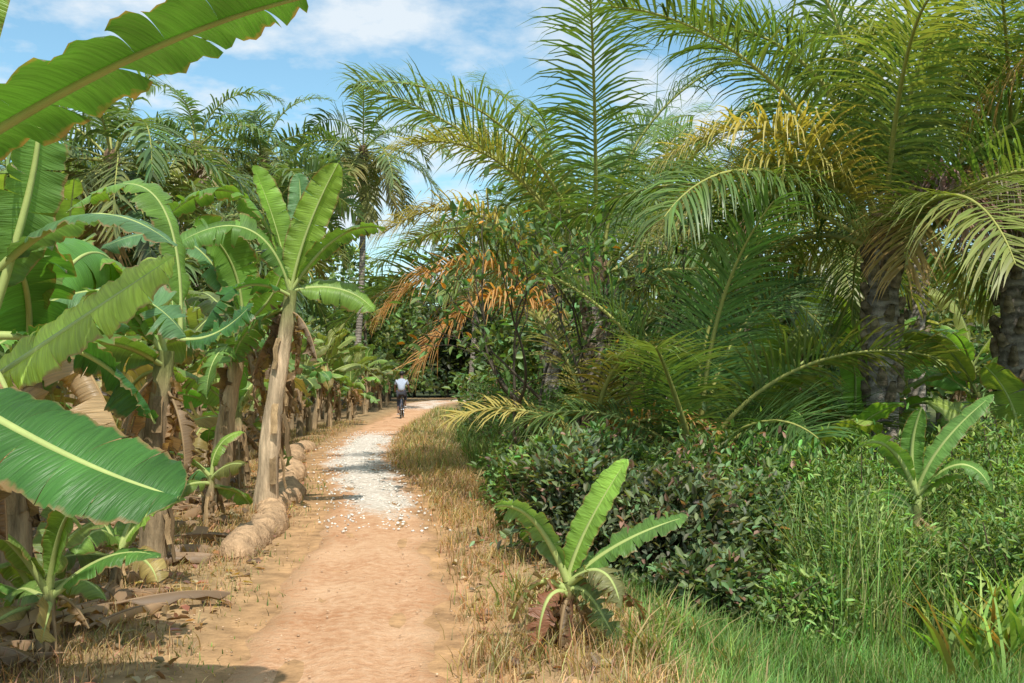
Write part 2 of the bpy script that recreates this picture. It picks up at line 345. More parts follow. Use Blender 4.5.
# ------------------------------------------------------------------ banana
BG=V3(.125,.24,.05)
def banana_leaf(mb,P,W,rng,roll=0,tear=.4,col=BG,fold=.35,curl=.5,pet=.12,M=5,az=None,rib=(.36,.42,.14),wav=.05,r0=.022):
    n=len(P);T,S,N=frames(P,roll,az);tt=np.linspace(0,1,n)
    tube(mb,P-N*.006,r0*(1-.85*tt)+.003,5,np.array(rib),1)
    i0=int(pet*n);nb=n-i0;L=np.linalg.norm(np.diff(P,axis=0),axis=1).sum();sl=L/(n-1)
    tb=np.linspace(0,1,nb);w=W/2*np.clip(1-np.abs(2*tb**.92-1)**3.2,0,1)**.62+.002
    ph=rng.uniform(0,6.3,3)
    u=np.linspace(0,1,M+1)[None]
    for sd in(-1,1):
        a=0
        while a<nb-1:
            st=int(rng.integers(4,12) if rng.random()>tear else rng.integers(1,4));b=min(nb-1,a+st)
            if nb-1-b<2:b=nb-1
            ids=np.arange(a,b+1) if b>a+1 else np.array([a,a+.5,b])
            fi=i0+ids
            def ip(A): return np.stack([np.interp(fi,np.arange(n),A[:,k]) for k in range(3)],-1)
            p,t_,s_,n_=ip(P),nrm(ip(T)),nrm(ip(S)),nrm(ip(N));ww=np.interp(ids,np.arange(nb),w)[:,None]*(1+.10*tear*rng.normal())
            dl=rng.normal()*.6*tear+(.35*tear);g=.28*tear+.02
            th=fold-(curl+dl)*u
            sh=((a+b)/2-ids)[:,None]*sl*g*u**2 if b<nb-1 or a>0 else 0*u
            sh=sh+rng.normal()*.03*tear*u**2
            wv=wav*W*np.sin(ids*1.1+ph[0])[:,None]*u**2+wav*.6*W*np.sin(ids*2.7+ph[1])[:,None]*u**3
            V=p[:,None]+s_[:,None]*(sd*ww*u*np.cos(th*.8))[...,None]+n_[:,None]*(ww*u*np.sin(th)+wv)[...,None]+t_[:,None]*(ww*u*.18+sh)[...,None]
            c=np.array(col)*(1+.10*rng.normal())
            cc=np.tile(c,(V.shape[0]*V.shape[1],1)).reshape(V.shape)*(1.12-.18*u[...,None])
            pr=np.stack([0*ww+u,(ids*sl)[:,None]+ww*u*.35,0*ww*u+sd],-1)
            F=grid_faces(len(ids),M+1)
            mb.add(V.reshape(-1,3),F if sd>0 else F[:,::-1],cc.reshape(-1,3),pr.reshape(-1,3),0)
            a=b
def banana(x,y,h,rng,r=.11,lean=(0,0),nl=8,L=1.7,W=.5,dead=4,tear=.45,custom=(),n=34,elr=(80,-5),col=BG,M=4,name='banana_plant',stemcol=(.33,.24,.14),azr=None,z0=None):
    mb=MB();z0=float(gh(x,y))-.05 if z0 is None else z0;b=V3(x,y,z0);top=V3(x+lean[0],y+lean[1],z0+h)
    if h>.05:
        k=np.linspace(0,1,14);P=b+(top-b)*k[:,None]+np.stack([.05*np.sin(k*4+rng.uniform(0,6)),0*k,0*k],-1)*(k*(1-k)*4)[:,None]*h*.3
        rr=r*(1.15-.5*k)*(1+.06*rng.normal(size=14))
        g=sst(.72,1,k)[:,None];cs=np.array(stemcol)*(1-g)+V3(.20,.23,.07)*g
        tube(mb,P,rr,12,cs*(1+.14*rng.normal(size=(14,1))),2)
        for i in range(int(9*min(1,h))):
            a=rng.uniform(0,6.28);kk=rng.uniform(.25,.9);p=b+(top-b)*kk;d=V3(math.cos(a),math.sin(a),0)
            l=rng.uniform(.25,.6)*min(1,h);q=np.array([p+d*r*.8,p+d*(r+.03)-UP*l*.35,p+d*(r+.02)-UP*l*.7,p+d*(r+.05)-UP*l])
            s=np.cross(d,UP)*rng.uniform(.02,.05)*min(1,h);Vv=np.stack([q-s,q+s],1).reshape(-1,3)
            mb.add(Vv,grid_faces(4,2),V3(.34,.23,.12)*rng.uniform(.5,1.3),None,2)
    a0=rng.uniform(0,6.28)
    for i in range(nl):
        f=i/max(1,nl-1);az=a0+i*2.4+rng.normal()*.25
        if azr is not None: az=rng.uniform(*azr)
        el=math.radians(elr[0]+(elr[1]-elr[0])*f**1.1+rng.normal()*10)
        l=L*(.75+.35*math.sin(math.pi*min(1,.2+.8*f)))*rng.uniform(.8,1.15)
        P=carc(top-UP*.18*f*min(1,h),az,el,l,rng.uniform(.8,1.9),n,rng.normal()*.35,1.6)
        c=np.array(col)*V3(1+.3*(1-f)+.18*rng.normal(),1.1-.15*f+.12*rng.normal(),1)
        tr=tear*rng.uniform(.5,1.5)*(.5+.9*f)
        if f>.65 and rng.random()<.4: c=V3(.32,.25,.09)*rng.uniform(.7,1.2)
        banana_leaf(mb,P,W*rng.uniform(.8,1.15),rng,rng.normal()*.5,tr,c,rng.uniform(.1,.6),rng.uniform(.3,.9),.1,M,az)
    for i in range(dead):
        az=rng.uniform(0,6.28);l=L*rng.uniform(.4,.8)
        P=carc(top-UP*rng.uniform(.05,.35)*min(1,h),az,math.radians(rng.uniform(-50,10)),l,1.3,20,0,.5)
        banana_leaf(mb,P,W*.55,rng,rng.normal(),.95,V3(.36,.24,.13)*rng.uniform(.45,1.2),-.5,1.5,.1,3,az,(.28,.19,.1),.18,.012)
    for e in custom:
        P=bez(*e['c'],n=e.get('n',56));banana_leaf(mb,P,e['W'],rng,e.get('roll',0),e.get('tear',.15),V3(*e.get('col',BG)),e.get('fold',.25),e.get('curl',.3),e.get('pet',.08),8,None,e.get('rib',(.36,.42,.14)),e.get('wav',.03))
    return mb.build(name,[M_ban,M_rib,M_stem],(x,y,z0))
LIME=(.27,.41,.065);DK=(.05,.15,.03);BL=(.105,.215,.085);DRY=(.40,.27,.14)
banana(-2.45,4.0,1.9,R,.12,(.05,0),0,1.8,.5,1,custom=[
 dict(c=((-2.45,3.95,2.30),(-1.50,3.65,2.71),(-.72,3.5,2.93)),W=.50,roll=.0,tear=.10,col=(.060,.155,.028),fold=.35,curl=.3),
 dict(c=((-2.35,3.9,1.64),(-1.62,3.5,1.35),(-1.10,3.3,1.20)),W=.40,roll=-.55,tear=.03,col=DK,fold=.2,curl=.3,pet=.12),
 dict(c=((-2.35,4.3,1.50),(-1.86,4.2,1.80),(-1.42,4.2,2.10)),W=.32,roll=-.9,tear=.08,col=(.34,.50,.08),fold=.25,curl=.4),  # backlit leaf: its glow is painted in as a brighter lime colour
 dict(c=((-2.4,3.9,2.0),(-2.15,3.9,3.0),(-1.88,3.7,3.5)),W=.30,roll=.7,tear=.2,col=LIME),
 dict(c=((-2.4,4.1,1.7),(-2.1,4.1,1.6),(-2.0,4.0,1.15)),W=.30,roll=.2,tear=.9,col=DRY,fold=-.3,curl=1),
])
banana(-2.75,5.0,1.95,R,.11,(0,0),3,1.5,.45,5,custom=[
 dict(c=((-2.6,5.0,2.10),(-2.1,4.9,2.38),(-1.62,4.8,2.22)),W=.34,roll=-.15,tear=.15,col=BL,fold=.2,curl=.4),
 dict(c=((-2.6,5.0,1.9),(-2.4,5.0,2.6),(-2.38,5.0,3.0)),W=.34,roll=.6,tear=.3,col=BG),
 dict(c=((-2.6,5.0,1.8),(-2.15,5.1,1.70),(-1.85,5.2,1.35)),W=.34,roll=.4,tear=.45,col=DK),
],azr=(1.5,4.5))
banana(-3.3,6.6,1.9,R,.12,(.1,0),6,1.7,.5,7,custom=[
 dict(c=((-3.2,6.6,2.0),(-2.6,6.6,2.15),(-2.15,6.6,1.85)),W=.45,roll=-.2,tear=.6,col=BL),
 dict(c=((-3.2,6.6,1.9),(-2.75,6.3,1.74),(-2.40,6.2,1.15)),W=.42,roll=.3,tear=.8,col=(.46,.32,.17),fold=-.3,curl=.9,rib=(.34,.22,.1)),
],azr=(1.2,5.4))
banana(-3.0,8.3,1.85,R,.12,(.12,0),5,1.7,.5,6,custom=[
 dict(c=((-2.75,8.3,1.9),(-3.0,8.4,3.1),(-3.7,8.3,2.95)),W=.46,roll=.3,tear=.3,col=(.15,.27,.05)),
 dict(c=((-2.75,8.3,1.9),(-2.45,8.3,1.95),(-2.15,8.3,2.2)),W=.36,roll=-.5,tear=.25,col=DK)],azr=(1.6,4.6))
banana(-2.80,11.3,2.55,R,.118,(.30,0),2,1.3,.40,6,stemcol=(.52,.39,.25),elr=(20,-20),custom=[
 dict(c=((-2.5,11.3,2.55),(-2.28,11.2,3.25),(-1.93,11.1,3.95)),W=.40,roll=.9,tear=.12,col=LIME,fold=.5,curl=.3),
 dict(c=((-2.5,11.3,2.55),(-2.68,11.3,3.3),(-2.90,11.2,3.95)),W=.34,roll=1.1,tear=.1,col=(.22,.38,.06),fold=.9,curl=.2),
 dict(c=((-2.5,11.3,2.6),(-2.42,11.4,3.4),(-2.44,11.4,3.9)),W=.28,roll=-.7,tear=.1,col=BL,fold=.5,curl=.3),
 dict(c=((-2.5,11.3,2.55),(-1.95,11.2,3.15),(-1.40,11.1,3.22)),W=.32,roll=.3,tear=.3,col=BG),
 dict(c=((-2.5,11.3,2.6),(-3.1,11.3,3.65),(-3.95,11.2,3.3)),W=.46,roll=-.2,tear=.45,col=(.14,.27,.05)),
 dict(c=((-2.5,11.2,2.5),(-2.95,10.8,2.55),(-3.3,10.6,2.05)),W=.44,roll=-.3,tear=.5,col=DK),
 dict(c=((-2.5,11.3,2.5),(-2.9,11.0,3.2),(-3.7,10.9,3.0)),W=.42,roll=.8,tear=.5,col=BG)])
banana(-3.62,12.2,2.2,R,.125,(.33,0),5,1.6,.5,6,stemcol=(.44,.32,.19),azr=(1.8,4.6),custom=[
 dict(c=((-3.3,12.2,2.2),(-2.95,12.1,2.5),(-2.75,12.0,2.9)),W=.36,roll=.8,tear=.2,col=(.19,.34,.05)),
 dict(c=((-3.3,12.2,2.2),(-3.9,12.0,3.2),(-4.9,11.9,3.1)),W=.46,roll=.5,tear=.6,col=BL)])
bases=[]
for y in np.arange(14.2,52,1.5): bases.append((pathx(y)-1.95+R.normal()*.22,y+R.normal()*.3,0))
for y in np.arange(6.0,46,2.0): bases.append((pathx(y)-3.7+R.normal()*.4,y+R.normal()*.4,1))
for y in np.arange(7.5,34,3.2): bases.append((pathx(y)-5.6+R.normal()*.5,y,2))
for x,y,k in bases:
    far=y>20
    h=R.uniform(1.1,2.3)
    if k>0: h=R.uniform(1.7,2.5)
    banana(x,y,h,R,.085,(R.normal()*.18,R.normal()*.1),6 if far else 7,(1.3 if k==0 else 1.6)*R.uniform(.8,1.15),.42,5,.7,n=16 if far else 26,M=3,col=BG*(V3(1.0,1.0,1.0) if not far else V3(1.2,1.05,1.4))*R.uniform(.8,1.25),elr=(85,-15))  # far plants get a paler, bluer green: haze put into the colour
for x,y,h in [(-2.62,5.6,.45),(-3.0,6.2,.3),(-3.1,10.2,.6),(-2.9,7.3,.35)]:
    banana(x,y,h,R,.05,(.03,0),6,.62,.22,3,.3,n=20,elr=(75,0))
# young banana on the right verge
banana(.30,5.75,.42,R,.045,(.02,0),0,.6,.2,8,.5,n=22,stemcol=(.20,.10,.06),custom=[
 dict(c=((.32,5.75,.42),(.44,5.74,.74),(.66,5.72,1.12)),W=.22,roll=-.75,tear=.05,col=(.22,.38,.06),fold=.4,curl=.2),
 dict(c=((.32,5.75,.40),(.62,5.7,.64),(.99,5.65,.80)),W=.21,roll=-.5,tear=.3,col=BG),
 dict(c=((.32,5.75,.42),(.12,5.7,.78),(-.10,5.65,.86)),W=.20,roll=-.6,tear=.3,col=(.15,.27,.09)),
 dict(c=((.32,5.75,.42),(.20,5.9,.66),(.06,6.0,.62)),W=.20,roll=-.4,tear=.5,col=BG),
 dict(c=((.32,5.75,.40),(.50,5.6,.50),(.60,5.5,.32)),W=.20,roll=-.2,tear=.6,col=(.20,.20,.08)),
 dict(c=((.32,5.75,.36),(.44,5.7,.34),(.60,5.68,.06)),W=.18,roll=-.6,tear=.7,col=(.14,.19,.06)),
 dict(c=((.32,5.75,.36),(.14,5.7,.42),(.00,5.68,.22)),W=.17,roll=-.6,tear=.8,col=(.30,.20,.10)),
 dict(c=((.32,5.75,.34),(.20,5.6,.34),(.14,5.55,.08)),W=.16,roll=.2,tear=.8,col=(.30,.14,.08)),
 dict(c=((.32,5.75,.34),(.62,5.85,.34),(.78,5.9,.15)),W=.16,roll=.2,tear=.8,col=(.28,.14,.08))])
for x,y,h,L in [(2.9,12.9,1.0,1.5),(3.3,14.5,1.6,1.7),(4.1,15.8,1.7,1.8),(5.4,14.8,1.5,1.7),(6.0,16.5,1.9,1.8),(7.3,15.5,1.8,1.8),(8.3,14.5,1.7,1.7),(3.5,11.0,.95,1.2),(6.8,12.2,1.0,1.5),(5.3,19,2.2,1.8),(8.5,18,2.2,1.9),(2.2,18,1.6,1.7),(5.5,11.0,1.05,1.3),(1.9,14.6,1.2,1.4),(4.6,13.6,1.3,1.5),(6.3,10.4,.8,1.1)]:
    banana(x,y,h,R,.09,(R.normal()*.1,0),8,L,.42,3,.6,n=22,M=3,col=BG*V3(1.35,1.25,1.2)*R.uniform(.85,1.2))
banana(3.22,8.0,1.0,R,.05,(.02,0),3,.55,.2,2,.3,n=20,custom=[
 dict(c=((3.24,8.0,.65),(3.4,7.9,1.05),(3.78,7.85,1.45)),W=.20,roll=-.7,tear=.1,col=(.16,.30,.07)),
 dict(c=((3.24,8.0,.65),(2.95,7.9,1.05),(2.65,7.85,.98)),W=.20,roll=-.5,tear=.2,col=(.15,.28,.07)),
 dict(c=((3.24,8.0,.65),(3.2,8.0,1.0),(3.24,7.9,1.35)),W=.18,roll=.5,tear=.2,col=BG),
 dict(c=((3.24,8.0,.65),(3.5,7.8,.9),(3.7,7.7,.7)),W=.17,roll=-.5,tear=.2,col=BG)])
# ------------------------------------------------------------------ palms
palm(4.45,12,3.15,R,17,4.3,.20,(0,0),.12,0,LL=1.05,nl=100,wl=.030,emin=20,elmax=82,dr=(1.2,1.9),hang=.85,swell=.15,extra=[
 dict(c=((4.3,12,3.2),(3.2,11.5,4.35),(1.75,11.2,4.05)),tip=YEL,tw=1.0,col=(.24,.26,.07),hang=1.1),
 dict(c=((4.3,12,3.1),(3.2,11.6,4.05),(1.7,11.4,3.3)),tip=YEL,tw=.8,col=(.2,.25,.06),hang=1.1),
 dict(c=((4.4,12,3.1),(3.7,11.8,5.0),(2.2,11.6,5.7)),col=GRN,hang=.9),
 dict(c=((4.5,12,3.1),(4.0,11.8,5.3),(3.2,11.6,6.6)),col=GRN,hang=.7),
 dict(c=((4.6,12,3.2),(5.1,11.6,3.95),(5.25,11.1,3.1)),col=(.30,.20,.17),hang=2.4,LL=.8,dead=True),
 dict(c=((4.6,12,3.2),(5.0,11.3,3.8),(4.95,10.8,3.1)),col=(.27,.17,.14),hang=2.4,LL=.8,dead=True),
 dict(c=((4.6,12,3.2),(5.4,11.5,3.9),(5.65,11.0,3.2)),col=(.30,.22,.17),hang=2.4,LL=.8,dead=True)])
palm(6.55,13.2,3.6,R,16,4.6,.22,(.1,0),.2,0,LL=1.05,nl=90,wl=.032,emin=15,dr=(1.2,1.9),hang=.85,swell=.15,extra=[
 dict(c=((6.5,13,3.6),(5.5,12,5.2),(3.9,11.2,5.4)),col=GRN,tip=YEL,tw=.35)])
palm(8.2,10.6,5.0,R,12,4.2,.21,(0,0),.35,0,LL=1.05,nl=84,wl=.030,emin=5,dr=(1.1,1.7),hang=1.0,swell=.15)
palm(1.35,16,3.1,R,15,5.0,.2,(0,0),.10,0,LL=1.1,nl=96,wl=.034,emin=20,dr=(.8,1.5),hang=.75,extra=[
 dict(c=((.9,15.6,2.7),(-.5,15.1,4.0),(-1.9,14.8,3.7)),tip=YEL,tw=.9,col=(.26,.27,.07),hang=1.0),
 dict(c=((.9,15.6,2.5),(-.6,15.1,3.25),(-1.9,14.8,2.5)),tip=ORG,tw=1.1,col=(.34,.25,.08),hang=1.0),
 dict(c=((.9,15.5,2.3),(-.3,14.9,2.75),(-1.3,14.6,1.8)),tip=ORG,tw=1.3,col=(.42,.25,.09),hang=1.0),
 dict(c=((1.3,16,3.2),(-.2,15.5,4.9),(-1.7,15,5.0)),tip=YEL,tw=.5,col=(.17,.23,.05))])
palm(.9,23,4.2,R,15,3.8,.18,(0,0),.25,0,LL=1.0,nl=66,wl=.042,emin=10,hang=.9,dr=(1.1,1.7))
palm(2.15,11.6,.6,R,14,2.8,.12,(0,0),.10,0,LL=.8,nl=74,wl=.027,col=DGR,stubs=False,emin=22,hang=.6)
palm(1.0,12.2,.75,R,8,2.0,.1,(0,0),.9,0,LL=.6,nl=46,wl=.028,col=(.24,.22,.06),stubs=False,emin=5)
palm(4.6,20,4.4,R,15,4.2,.18,(0,0),.2,0,nl=56,wl=.045,LL=1.05,emin=-5,hang=.9,dr=(1.1,1.7))
palm(8.5,21,5.2,R,15,4.4,.18,(0,0),.2,0,nl=50,wl=.045,LL=1.05,emin=-5,hang=.9,dr=(1.1,1.7))
for x,y,h,L,lx in [(-13.0,40,10.6,4.3,.4),(-10.3,44,11.2,4.0,-.6),(-6.9,43,11.2,4.3,.5),(-10.4,25,6.9,4.0,.4),(-9.2,36,7.4,3.8,.5),(-17.5,38,10.0,4.4,0),(-14.5,52,11.0,4.2,.6),(1.2,48,8.4,4.0,.6),(6.5,40,8.8,4.2,-.5),(-2.6,60,9.2,4.2,.4),(-7.4,25,3.8,3.0,0),(-15,30,7.4,4.0,.4)]:
    palm(x,y,h,R,24,L,.14,(lx,0),.25,2,LL=1.0,nl=44,wl=.085,col=V3(.115,.18,.065)*R.uniform(.85,1.15),stubs=False,dr=(1.4,2.2),pwf=.72,hang=1.0,emin=-50,elmax=78)
# ------------------------------------------------------------------ bushes / foliage volumes
def blob(mb,c,r,n,rng,ls=.09,wr=.5,col=(.05,.10,.02),alt=None,altp=0,surf=.45,v=.28):
    d=nrm(rng.normal(size=(n,3)));d[:,2]=np.where(d[:,2]<-.35,-d[:,2],d[:,2])
    k=1+.26*sn2(d[:,0]*2.2+c[0],d[:,1]*2.2+d[:,2]*2+c[1],1.3,c[0])+.12*sn2(d[:,0]*7,d[:,2]*7+d[:,1]*5,1,c[1])
    rad=(surf+(1-surf)*rng.random(n)**.6)*k
    rad*=np.where(rng.random(n)<.07,rng.uniform(1.05,1.35,n),1)
    P=np.array(c)+d*rad[:,None]*np.array(r)
    D=nrm(d*.7+rng.normal(size=(n,3))*.6+V3(0,0,.1));Nn=nrm(UP*1.0+d*.5+rng.normal(size=(n,3))*.45)
    L=ls*rng.uniform(.6,1.35,n)
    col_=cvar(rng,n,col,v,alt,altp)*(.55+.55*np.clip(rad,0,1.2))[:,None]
    cl=1+.3*sn2(P[:,0]*2,P[:,1]*2+P[:,2]*2.5,1.2/max(.4,r[0]),3);col_*=cl[:,None]
    leaves(mb,P,D,Nn,L,L*wr,np.clip(col_,.006,.8))
def stems(mb,c,r,rng,k=14):
    for i in range(k):
        d=nrm(rng.normal(size=3));d[2]=abs(d[2])
        e=np.array(c)+d*np.array(r)*1.1;b=V3(c[0]+rng.normal()*.12,c[1]+rng.normal()*.12,gh(c[0],c[1]))
        tube(mb,bez(b,(b+e)/2+rng.normal(size=3)*.06,e,6),np.linspace(.014,.004,6),4,(.12,.085,.055),1)
for x,y,rx_,rz,n,cl in [(.60,8.6,.55,.62,4800,(.11,.15,.07)),(1.25,8.3,.6,.68,5400,(.12,.155,.075)),(.35,9.9,.45,.6,3600,(.13,.21,.06)),(1.9,8.9,.6,.7,4600,(.12,.18,.07)),(.25,11.6,.5,.55,3000,(.12,.20,.06)),(.95,10.2,.6,.75,4200,(.115,.19,.06)),(1.9,10.3,.6,.8,4200,(.13,.21,.065)),(2.6,9.8,.6,.8,3800,(.14,.25,.07)),(1.45,7.4,.36,.35,2000,(.12,.17,.07)),(.35,13.8,.6,.6,2800,(.12,.20,.06)),(.5,15.8,.7,.8,2800,(.12,.20,.06)),(.6,18.2,.8,1.0,2800,(.12,.20,.06)),(.5,21,.9,1.1,2600,(.12,.20,.06)),(-.2,24.5,.9,1.1,2400,(.12,.20,.06)),(-.5,30,1.1,1.3,2400,(.10,.16,.05))]:
    mb=MB();c=(x,y,float(gh(x,y))+rz*.6);blob(mb,c,(rx_*1.1,rx_,rz),n,R,.085,.42,cl,(.26,.15,.11),.07);stems(mb,c,(rx_,rx_,rz),R)
    mb.build('leafy_bush',[M_leaf,M_twig],(x,y,float(gh(x,y))))
for x,y,rx_,rz,n in [(3.2,9.2,.7,.85,4600),(4.1,8.8,.7,.9,4600),(4.9,9.8,.8,.95,4600),(3.6,10.6,.8,.85,3600),(2.75,7.7,.6,.6,4200),(4.5,7.8,.7,.8,4600),(5.8,10.5,.8,.85,3600),(3.7,7.1,.6,.65,4400),(6.6,11.5,.9,.8,3000),(7.2,13.2,1,1,3000),(4.6,12.8,.9,.8,3000),(2.1,7.2,.4,.35,2000)]:
    mb=MB();c=(x,y,float(gh(x,y))+rz*.6);blob(mb,c,(rx_*1.15,rx_,rz),n,R,.065,.30,V3(.17,.275,.075)*R.uniform(.8,1.2),(.25,.32,.09),.18);stems(mb,c,(rx_,rx_,rz),R)
    mb.build('weedy_shrub',[M_leaf,M_twig],(x,y,float(gh(x,y))))
def small_tree(x,y,H,rng,nst=5,nleaf=26,name='young_broadleaf_tree'):
    mb=MB();z0=float(gh(x,y));tips=[]
    def br(p,d,l,r,dep):
        e=p+d*l;mid=(p+e)/2+rng.normal(size=3)*l*.06
        tube(mb,bez(p,mid,e,6),np.linspace(r,r*.6,6),6,V3(.085,.07,.05)*rng.uniform(.7,1.3),1)
        if dep>=2: tips.append((mid,e,d))
        if dep<4:
            for k in range(rng.integers(2,4) if dep<2 else 2):
                nd=nrm(d+rng.normal(size=3)*.36+UP*.15);br(e if k<2 else mid,nd,l*rng.uniform(.55,.8),r*.58,dep+1)
    for i in range(nst):
        a=i*2.4+rng.uniform(0,1);d=nrm(V3(math.cos(a)*.34,math.sin(a)*.25,1));br(V3(x+math.cos(a)*.06,y+math.sin(a)*.06,z0),d,H*.36,.038,0)
    for m_,e,d in tips:
        n=nleaf//3+1;k=rng.random(n)[:,None];P=m_*(1-k)+e*k+rng.normal(size=(n,3))*.07
        D=nrm(d*.6+rng.normal(size=(n,3))*.7-UP*.15);Nn=nrm(UP+rng.normal(size=(n,3))*.4);L=rng.uniform(.08,.17,n)
        leaves(mb,P,D,Nn,L,L*.42,cvar(rng,n,(.11,.19,.06),.3,(.62,.26,.03),.015))
    return mb.build(name,[M_leaf,M_twig],(x,y,z0))
small_tree(.5,12.6,4.2,R,5,14)
# ------------------------------------------------------------------ distant tree mass
mb=MB()
def wall(mb,x0,x1,y0,y1,h0,h1,k,n,ls,col,low=False):
    for i in range(k):
        x=R.uniform(x0,x1);y=R.uniform(y0,y1);h=R.uniform(h0,h1);r=R.uniform(1.6,2.8)
        g=R.uniform(.75,1.3)
        for j in range(3):
            zc=h*(.25+.33*j)*(.8 if low and j==0 else 1);rr=r*(1.1-.2*j);blob(mb,(x+R.normal()*.7,y+R.normal()*.7,zc),(rr,rr,h*.28),n//3,R,ls,.5,tuple(np.array(col)*g*V3(R.uniform(.85,1.25),1,R.uniform(.8,1.2))),(.24,.25,.10),.05,.55)
        tube(mb,np.array([(x,y,-.2),(x,y,h*.8)]),[.15,.06],6,(.14,.11,.08),1)
FC=(.13,.195,.075)  # distant foliage green, lightened so that haze is painted into it
wall(mb,-34,-9,48,62,5.5,8.5,20,1200,.40,FC)
wall(mb,-9,4,70.5,76,3,6,15,1500,.40,(.055,.09,.035),True)
wall(mb,-12,8,78,90,5.5,8.5,14,1200,.55,(.10,.15,.07))
wall(mb,1.5,14,40,56,3.5,6.5,12,1300,.38,FC)
wall(mb,8,40,30,48,4,6.5,14,1200,.36,FC)
wall(mb,-30,-12,26,44,3.5,6,11,1100,.32,FC)
wall(mb,-9.8,-7.6,50,66,4,6,6,1200,.36,(.10,.15,.055))
wall(mb,.8,4,27,38,2.5,4.5,7,1300,.28,(.11,.175,.06))
wall(mb,3.5,16,22,30,3.0,4.6,11,1300,.28,FC)
wall(mb,-60,60,92,130,6,10,36,600,.95,FC)
mb.build('distant_tree_line',[M_leaf,M_twig])
# ------------------------------------------------------------------ grasses
def scatter(n,f,yr,near=1.0):
    y=yr[0]+(yr[1]-yr[0])*R.random(n)**near;o=f[0]+(f[1]-f[0])*R.random(n);x=pathx(y)+o
    return x,y,o
def grass(name,n,offr,yr,h,w,col,alt,altp,thr=-.3,lean=.7,near=1.6,freq=2.0,dens=None):
    x,y,o=scatter(n,offr,yr,near);k=sn2(x,y,freq,5)+.5*R.normal(size=n)>thr
    if dens is not None:k&=dens(x,y,o)
    x,y=x[k],y[k];m=len(x);hh=h[0]+(h[1]-h[0])*R.random(m)**1.5;hh*=1+.35*sn2(x,y,1.3,9)
    cc=cvar(R,m,col,.25,alt,altp)*(1+.22*sn2(x,y,1.7,13))[:,None]
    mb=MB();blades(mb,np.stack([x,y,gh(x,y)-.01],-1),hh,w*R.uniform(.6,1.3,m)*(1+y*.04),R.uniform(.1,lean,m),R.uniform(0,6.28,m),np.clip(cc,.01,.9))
    return mb.build(name,[M_grass])
ST=(.48,.34,.18)
grass('dry_grass',54000,(.52,2.3),(4,34),(.05,.21),.006,ST,(.24,.25,.08),.15,-.25,1.1,dens=lambda x,y,o:(R.random(len(x))<sst(.5,.9,o)*(1-.8*sst(1.8,2.3,o))))
grass('dry_grass',9000,(.8,3.8),(15,45),(.10,.30),.010,(.40,.33,.16),(.2,.25,.08),.4,-.5,1.0,near=1.0)
grass('dry_grass',50000,(-2.8,-.75),(4,34),(.04,.16),.006,(.43,.295,.155),(.22,.23,.08),.12,-.05,1.2,dens=lambda x,y,o:(R.random(len(x))<sst(.8,1.25,-o)))
grass('green_grass',64000,(1.65,5.2),(4.3,9.0),(.08,.30),.0055,(.17,.30,.08),(.36,.32,.14),.12,-.7,.8,near=1.2,dens=lambda x,y,o:(R.random(len(x))<sst(1.6,2.3,o)))
grass('green_grass',1500,(-1.05,-.6),(5,18),(.03,.09),.006,(.16,.23,.06),ST,.3,.15,1.0)
grass('tall_grass',16000,(3.2,8.5),(6.8,13),(.4,1.25),.008,(.20,.31,.09),(.38,.35,.16),.18,-.5,.75,near=1.2)
grass('tall_grass',7000,(2.2,3.4),(12,32),(.2,.6),.012,(.15,.23,.06),(.34,.29,.13),.2,-.3,.8,near=1.2)
mb=MB();n=6500
y=R.uniform(4,22,n);o_=np.where(R.random(n)<.65,-R.uniform(.9,4.2,n),R.uniform(.7,2.6,n));x=pathx(y)+o_
D=R.normal(size=(n,3))*V3(1,1,.25);Nn=nrm(UP+R.normal(size=(n,3))*.4);L=R.uniform(.02,.11,n)
leaves(mb,np.stack([x,y,gh(x,y)+.02],-1),D,Nn,L,L*.5,cvar(R,n,(.33,.20,.11),.35,(.48,.40,.25),.1))
for i in range(190):
    yy=R.uniform(4.5,16);xx=pathx(yy)-R.uniform(1.6,3.6);a=R.uniform(0,6.28);P=carc((xx,yy,float(gh(xx,yy))+.08),a,.15,R.uniform(.3,.8),.4,10)
    banana_leaf(mb,P,.16,R,R.normal()*.6,.8,V3(.36,.24,.14)*R.uniform(.5,1.4),-.2,.8,.1,2,a,(.26,.17,.1),.1,.008)
mb.build('leaf_litter',[M_leaf,M_rib])
mb=MB();n=110;a=R.uniform(0,6.28,n);x=3.02+.2*R.normal(size=n);y=6.4+.2*R.normal(size=n)
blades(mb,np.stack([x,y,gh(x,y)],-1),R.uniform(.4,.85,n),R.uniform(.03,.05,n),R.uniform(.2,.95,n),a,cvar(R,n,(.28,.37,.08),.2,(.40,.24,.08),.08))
mb.build('strap_leaf_plant',[M_leaf],(3,6.4,0))
for (x0,y0) in ((.25,6.35),(1.05,6.4),(.75,5.55),(.05,6.9),(1.3,5.9)):
    mb=MB();n=60;a=R.uniform(0,6.28,n);x=x0+.07*R.normal(size=n);y=y0+.07*R.normal(size=n)
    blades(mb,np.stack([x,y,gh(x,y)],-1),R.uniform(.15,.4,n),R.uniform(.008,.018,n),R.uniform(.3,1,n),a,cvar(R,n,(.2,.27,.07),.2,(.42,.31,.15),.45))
    mb.build('grass_tuft',[M_grass],(x0,y0,0))
